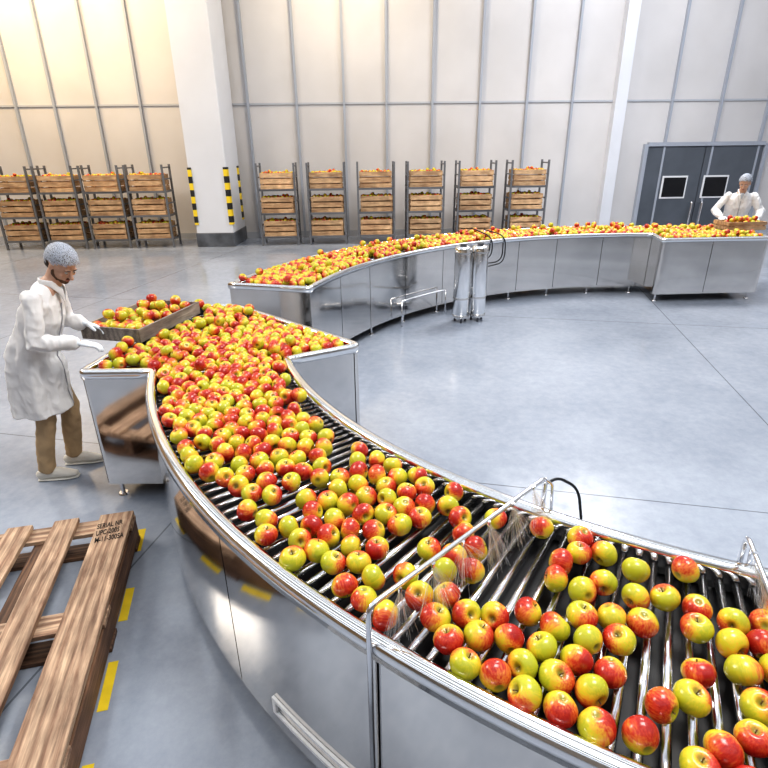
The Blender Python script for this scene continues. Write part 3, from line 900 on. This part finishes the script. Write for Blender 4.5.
    for k in 'RL':
        an=Vector(J['ank'+k]); y=an.y; x=an.x
        S=[tube([(x-.055,y,.045),(x,y,.055),(x+.07,y,.050),(x+.14,y,.036),(x+.185,y,.030)],[(.034,.038),(.039,.048),(.042,.042),(.045,.030),(.034,.022)],16,side=Y),
           tube([(x,y,.05),(x-.003,y,.105)],[.043,.040],14,round_cap=False)]
        o=remesh_obj('shoe',S,.006,M_shoe,body,2)
        for vtx in o.data.vertices:
            if vtx.co.z<.004: vtx.co.z=.004
        v,f=tube([(x-.07,y,.008),(x,y,.008),(x+.08,y,.008),(x+.15,y,.008),(x+.20,y,.008)],[(.034,.008),(.042,.008),(.046,.008),(.048,.008),(.032,.008)],12,side=Y); mkobj('sole',v,f,M_sole,o,smooth=True)
    def cap(name,rx,ry,rz,mat,puff,cut=0):
        v,f=ellipsoid((0,0,0),(rx,ry,rz),nu=36,nv=22)
        V=[];keep=[]
        for q in v:
            q=Vector(q); k=1+puff*math.sin(13*math.atan2(q.y,q.x))*(1 if q.z<.05 else .4); V.append(H(Vector((q.x*k,q.y*k,q.z))+Vector((-.014,0,.030)))); keep.append(q.z>-.016+cut+ .62*max(q.x-.02,0) - (.040 if q.x<-.03 else 0))
        F=[t for t in f if all(keep[i] for i in t)]
        o=mkobj(name,V,F,mat,body,smooth=True)
        md=o.modifiers.new('s','SOLIDIFY'); md.thickness=.003
        return o
    cap('hair',.1025,.080,.0965,M_hair,0.,.012)
    o=cap('hair_net',.115,.094,.113,M_net,.03); o['label']='pale translucent mesh hair net'
    v,f=E((-.055,0,-.035),(.052,.070,.045)); mkobj('nape_hair',v,f,M_hair,body,smooth=True)
    if beard:
        Bd=[E((.043,0,-.082),(.046,.047,.036)),E((.070,0,-.092),(.024,.026,.020)),E((.093,0,-.047),(.010,.022,.006))]
        for s in (-1,1): Bd.append(tube([H((.006,s*.066,-.020)),H((.015,s*.062,-.055)),H((.045,s*.045,-.085))],[.010,.013,.014],8))
        remesh_obj('beard',Bd,.005,M_beard,body,1)
    for s in (-1,1):
        v,f=E((.0805,s*.028,.004),(.009,.012,.006)); mkobj('eye',v,f,M_eyew,body,smooth=True)
        v,f=E((.0865,s*.028,.002),(.0045,.005,.005)); mkobj('iris',v,f,M_eye,body,smooth=True)
        v,f=tube([H((.084,s*.044,.022)),H((.0905,s*.028,.027)),H((.092,s*.012,.023))],[.002,.0035,.003],8); mkobj('eyebrow',v,f,M_hair,body,smooth=True)
    v,f=merge([E((.090,0,-.059),(.009,.021,.005)),E((.088,0,-.067),(.009,.017,.0055))]); mkobj('lips',v,f,M_lip,body,smooth=True)
    return body

J1=dict(pelvis=(.0,0,.97),chest=(.12,0,1.27),neck=(.215,0,1.445),head=(.32,0,1.570),hpitch=R(42),hyaw=R(-34),
  shR=(.15,-.175,1.38),elR=(.13,-.25,1.11),wrR=(.355,-.13,1.055),hdR=(.88,.15,-.28),hnR=(.3,0,.95),htR=(0,1,0),
  shL=(.17,.175,1.38),elL=(.16,.27,1.11),wrL=(.315,.19,1.10),hdL=(.9,-.1,-.35),hnL=(.4,.35,.85),htL=(0,-1,0),
  hipR=(-.01,-.08,.92),kneeR=(.0,-.095,.50),ankR=(-.08,-.11,.09),hipL=(.02,.08,.92),kneeL=(.10,.095,.50),ankL=(.04,.10,.09))
person((-2.46,3.62,0),R(10),J1,'worker in white lab coat and hair net leaning to apples',1.,True)
J2=dict(pelvis=(-.04,0,.97),chest=(.06,0,1.28),neck=(.125,0,1.46),head=(.19,0,1.60),hpitch=R(26),hyaw=R(-18),
  shR=(.08,-.18,1.395),elR=(.10,-.33,1.16),wrR=(.34,-.26,1.075),hdR=(.9,.15,-.35),hnR=(.4,-.5,.8),htR=(0,1,.2),
  shL=(.08,.18,1.395),elL=(.10,.33,1.16),wrL=(.34,.26,1.075),hdL=(.9,-.15,-.35),hnL=(.4,.5,.8),htL=(0,-1,.2),
  hipR=(-.03,-.08,.92),kneeR=(.01,-.095,.50),ankR=(-.03,-.11,.09),hipL=(-.03,.08,.92),kneeL=(.01,.095,.50),ankL=(-.03,.10,.09))
person((6.17,9.88,0),R(-112),J2,'worker in white coat and hair net holding an apple crate',1.04)

# ------------------------------------------------------------------ room
def structure(o): o['kind']='structure'; return o
structure(box('floor',(34,32,.2),(0,7,-.1),M_floor))
WA=R(2.4); wc,ws=math.cos(WA),math.sin(WA)
def Wp(s,off,z): return (s*wc+off*ws, 15.95+s*ws-off*wc, z)
HW=8.4
structure(box('wall_back',(30,.2,HW),Wp(0,-.1,HW/2),M_wall,rot=(0,0,WA)))
structure(box('wall_left',(.2,26,HW),(-13.6,3.0,HW/2),M_wallw))  # unseen wall, its brown chosen to give the steel warm reflections
structure(box('wall_right',(.2,26,HW),(14.2,3.5,HW/2),M_wall))
structure(box('wall_front',(28,.2,HW),(.3,-8,HW/2),M_wallf))  # unseen wall, kept dark to add contrast to the steel reflections
for i in range(8):
    structure(box('unseen_ceiling_slat' ,(28.5,1.5,.25),(.3,-6.8+i*3.2,HW+.14),M_ceil))  # unseen roof strips, gaps shaped for striped reflections on steel and apples
ti=1
for s in (-11.5,-10.3,-9.25,-8.3,-7.25,-6.15,-5.1,-3.42,-2.17,-.95,.15,1.35,2.6,3.84,5.05,7.75,9.1,10.4,11.6,12.8):
    structure(box('trim_%d'%ti,(.055,.09,HW-.1),Wp(s,.047,HW/2),M_rib,rot=(0,0,WA))); ti+=1
structure(box('trim_%d'%ti,(.30,.22,HW-.1),Wp(6.30,.112,HW/2),M_column,rot=(0,0,WA))); ti+=1
structure(box('trim_%d'%ti,(29,.03,.045),Wp(0,.017,3.36),M_girt,rot=(0,0,WA))); ti+=1
structure(box('baseboard_back',(29,.05,.16),Wp(0,.027,.08),M_girt,rot=(0,0,WA)))
CE=empty('column',(-4.25,14.95,0),'large white square building column with yellow-black corner guards','column')
box('shaft',(.93,1.30,HW),(0,0,HW/2),M_column,CE,bev=.01)
box('base_sleeve',(.98,1.36,.34),(0,0,.172),M_colbase,CE,bev=.02)
for x,y,w,d in ((-.435,-.665,.09,.03),(.435,-.665,.09,.03),(.48,-.6,.03,.10),(.48,.45,.03,.12)):
    box('corner_guard',(w,d,1.35),(x,y,1.22),M_hazard,CE)
dl,dr=7.28,10.55; dm=(dl+dr)/2; dh=2.22
n=1
for s0,s1,hs in ((dl,dm,1),(dm,dr,-1)):
    c=(s0+s1)/2; w=s1-s0-.02
    D=box('door_%d'%n,(w,.06,dh),Wp(c,.05,dh/2+.01),M_door,rot=(0,0,WA),bev=.006); structure(D)
    wx=.10 if hs>0 else -.36
    box('door_window_frame',(.72,.03,.60),(wx,-.035,.06),M_white,D,bev=.004)
    box('door_window_glass',(.63,.03,.51),(wx,-.043,.06),M_dglass,D)
    v,f=tube(pipe_path([(hs*(w/2-.14),-.03,-.34),(hs*(w/2-.14),-.12,-.34),(hs*(w/2-.14),-.12,-1.02),(hs*(w/2-.14),-.03,-1.02)],.04),[.028]*16,10); mkobj('door_handle',v,f,M_pipe,D,smooth=True)
    n+=1
for s in (dl-.05,dr+.05):
    structure(box('trim_%d'%ti,(.10,.12,dh+.08),Wp(s,.062,dh/2+.04),M_rib,rot=(0,0,WA))); ti+=1
structure(box('trim_%d'%ti,(dr-dl,.12,.10),Wp(dm,.062,dh+.07),M_rib,rot=(0,0,WA))); ti+=1

# ------------------------------------------------------------------ light
w=bpy.data.worlds.new('world'); scene.world=w; w.use_nodes=True
bg=w.node_tree.nodes['Background']; bg.inputs[0].default_value=(.86,.92,1.0,1); bg.inputs[1].default_value=1.6
def area(loc,size,energy,color,target,sy=None):
    l=bpy.data.lights.new('area_light','AREA'); l.energy=energy; l.color=color; l.size=size
    if sy: l.shape='RECTANGLE'; l.size_y=sy
    o=bpy.data.objects.new('unseen_light',l); col.objects.link(o); o.location=loc
    o.rotation_euler=(Vector(target)-Vector(loc)).to_track_quat('-Z','Y').to_euler(); return o
area((1.5,2.2,6.5),2.2,280,(1,.97,.93),(.3,2.6,0))  # added key light for apple highlights and soft shadows
area((-9.0,5.5,7.2),3.0,520,(1,.90,.78),(-2.5,4.8,0))  # added fill from the left, no known fitting there
area((4.2,10.5,7.4),2.0,420,(1,.97,.93),(3.4,7,0))  # added light over the far conveyor, not a known lamp
area((-9.2,12.6,7.4),1.6,260,(1,.72,.38),(-9.2,15.9,4.2))
area((-6.6,12.6,7.4),1.2,150,(1,.74,.42),(-6.6,15.9,4.6))
area((-.8,13.4,7.4),1.2,120,(1,.80,.52),(-.8,15.9,4.6))
area((6,11.5,7.2),3,230,(.95,.96,1),(6.5,15.9,2.0))  # added cool light to brighten the right wall and doors

# ------------------------------------------------------------------ camera
cam=bpy.data.cameras.new('camera'); co=bpy.data.objects.new('camera',cam); col.objects.link(co)
cam.sensor_width=36; cam.lens=545/768*36; cam.clip_start=.05
co.matrix_world=Matrix.Translation((0,0,2.25))@Matrix.Rotation(R(90-23.3),4,'X')@Matrix.Rotation(R(-.7),4,'Z')
scene.camera=co
scene.view_settings.view_transform='Standard'
try: scene.view_settings.look='Medium High Contrast'
except Exception as e: print('look',e)
scene.view_settings.exposure=.04
print('APPLES',len(near_apples),len(indiv),len(stuff))
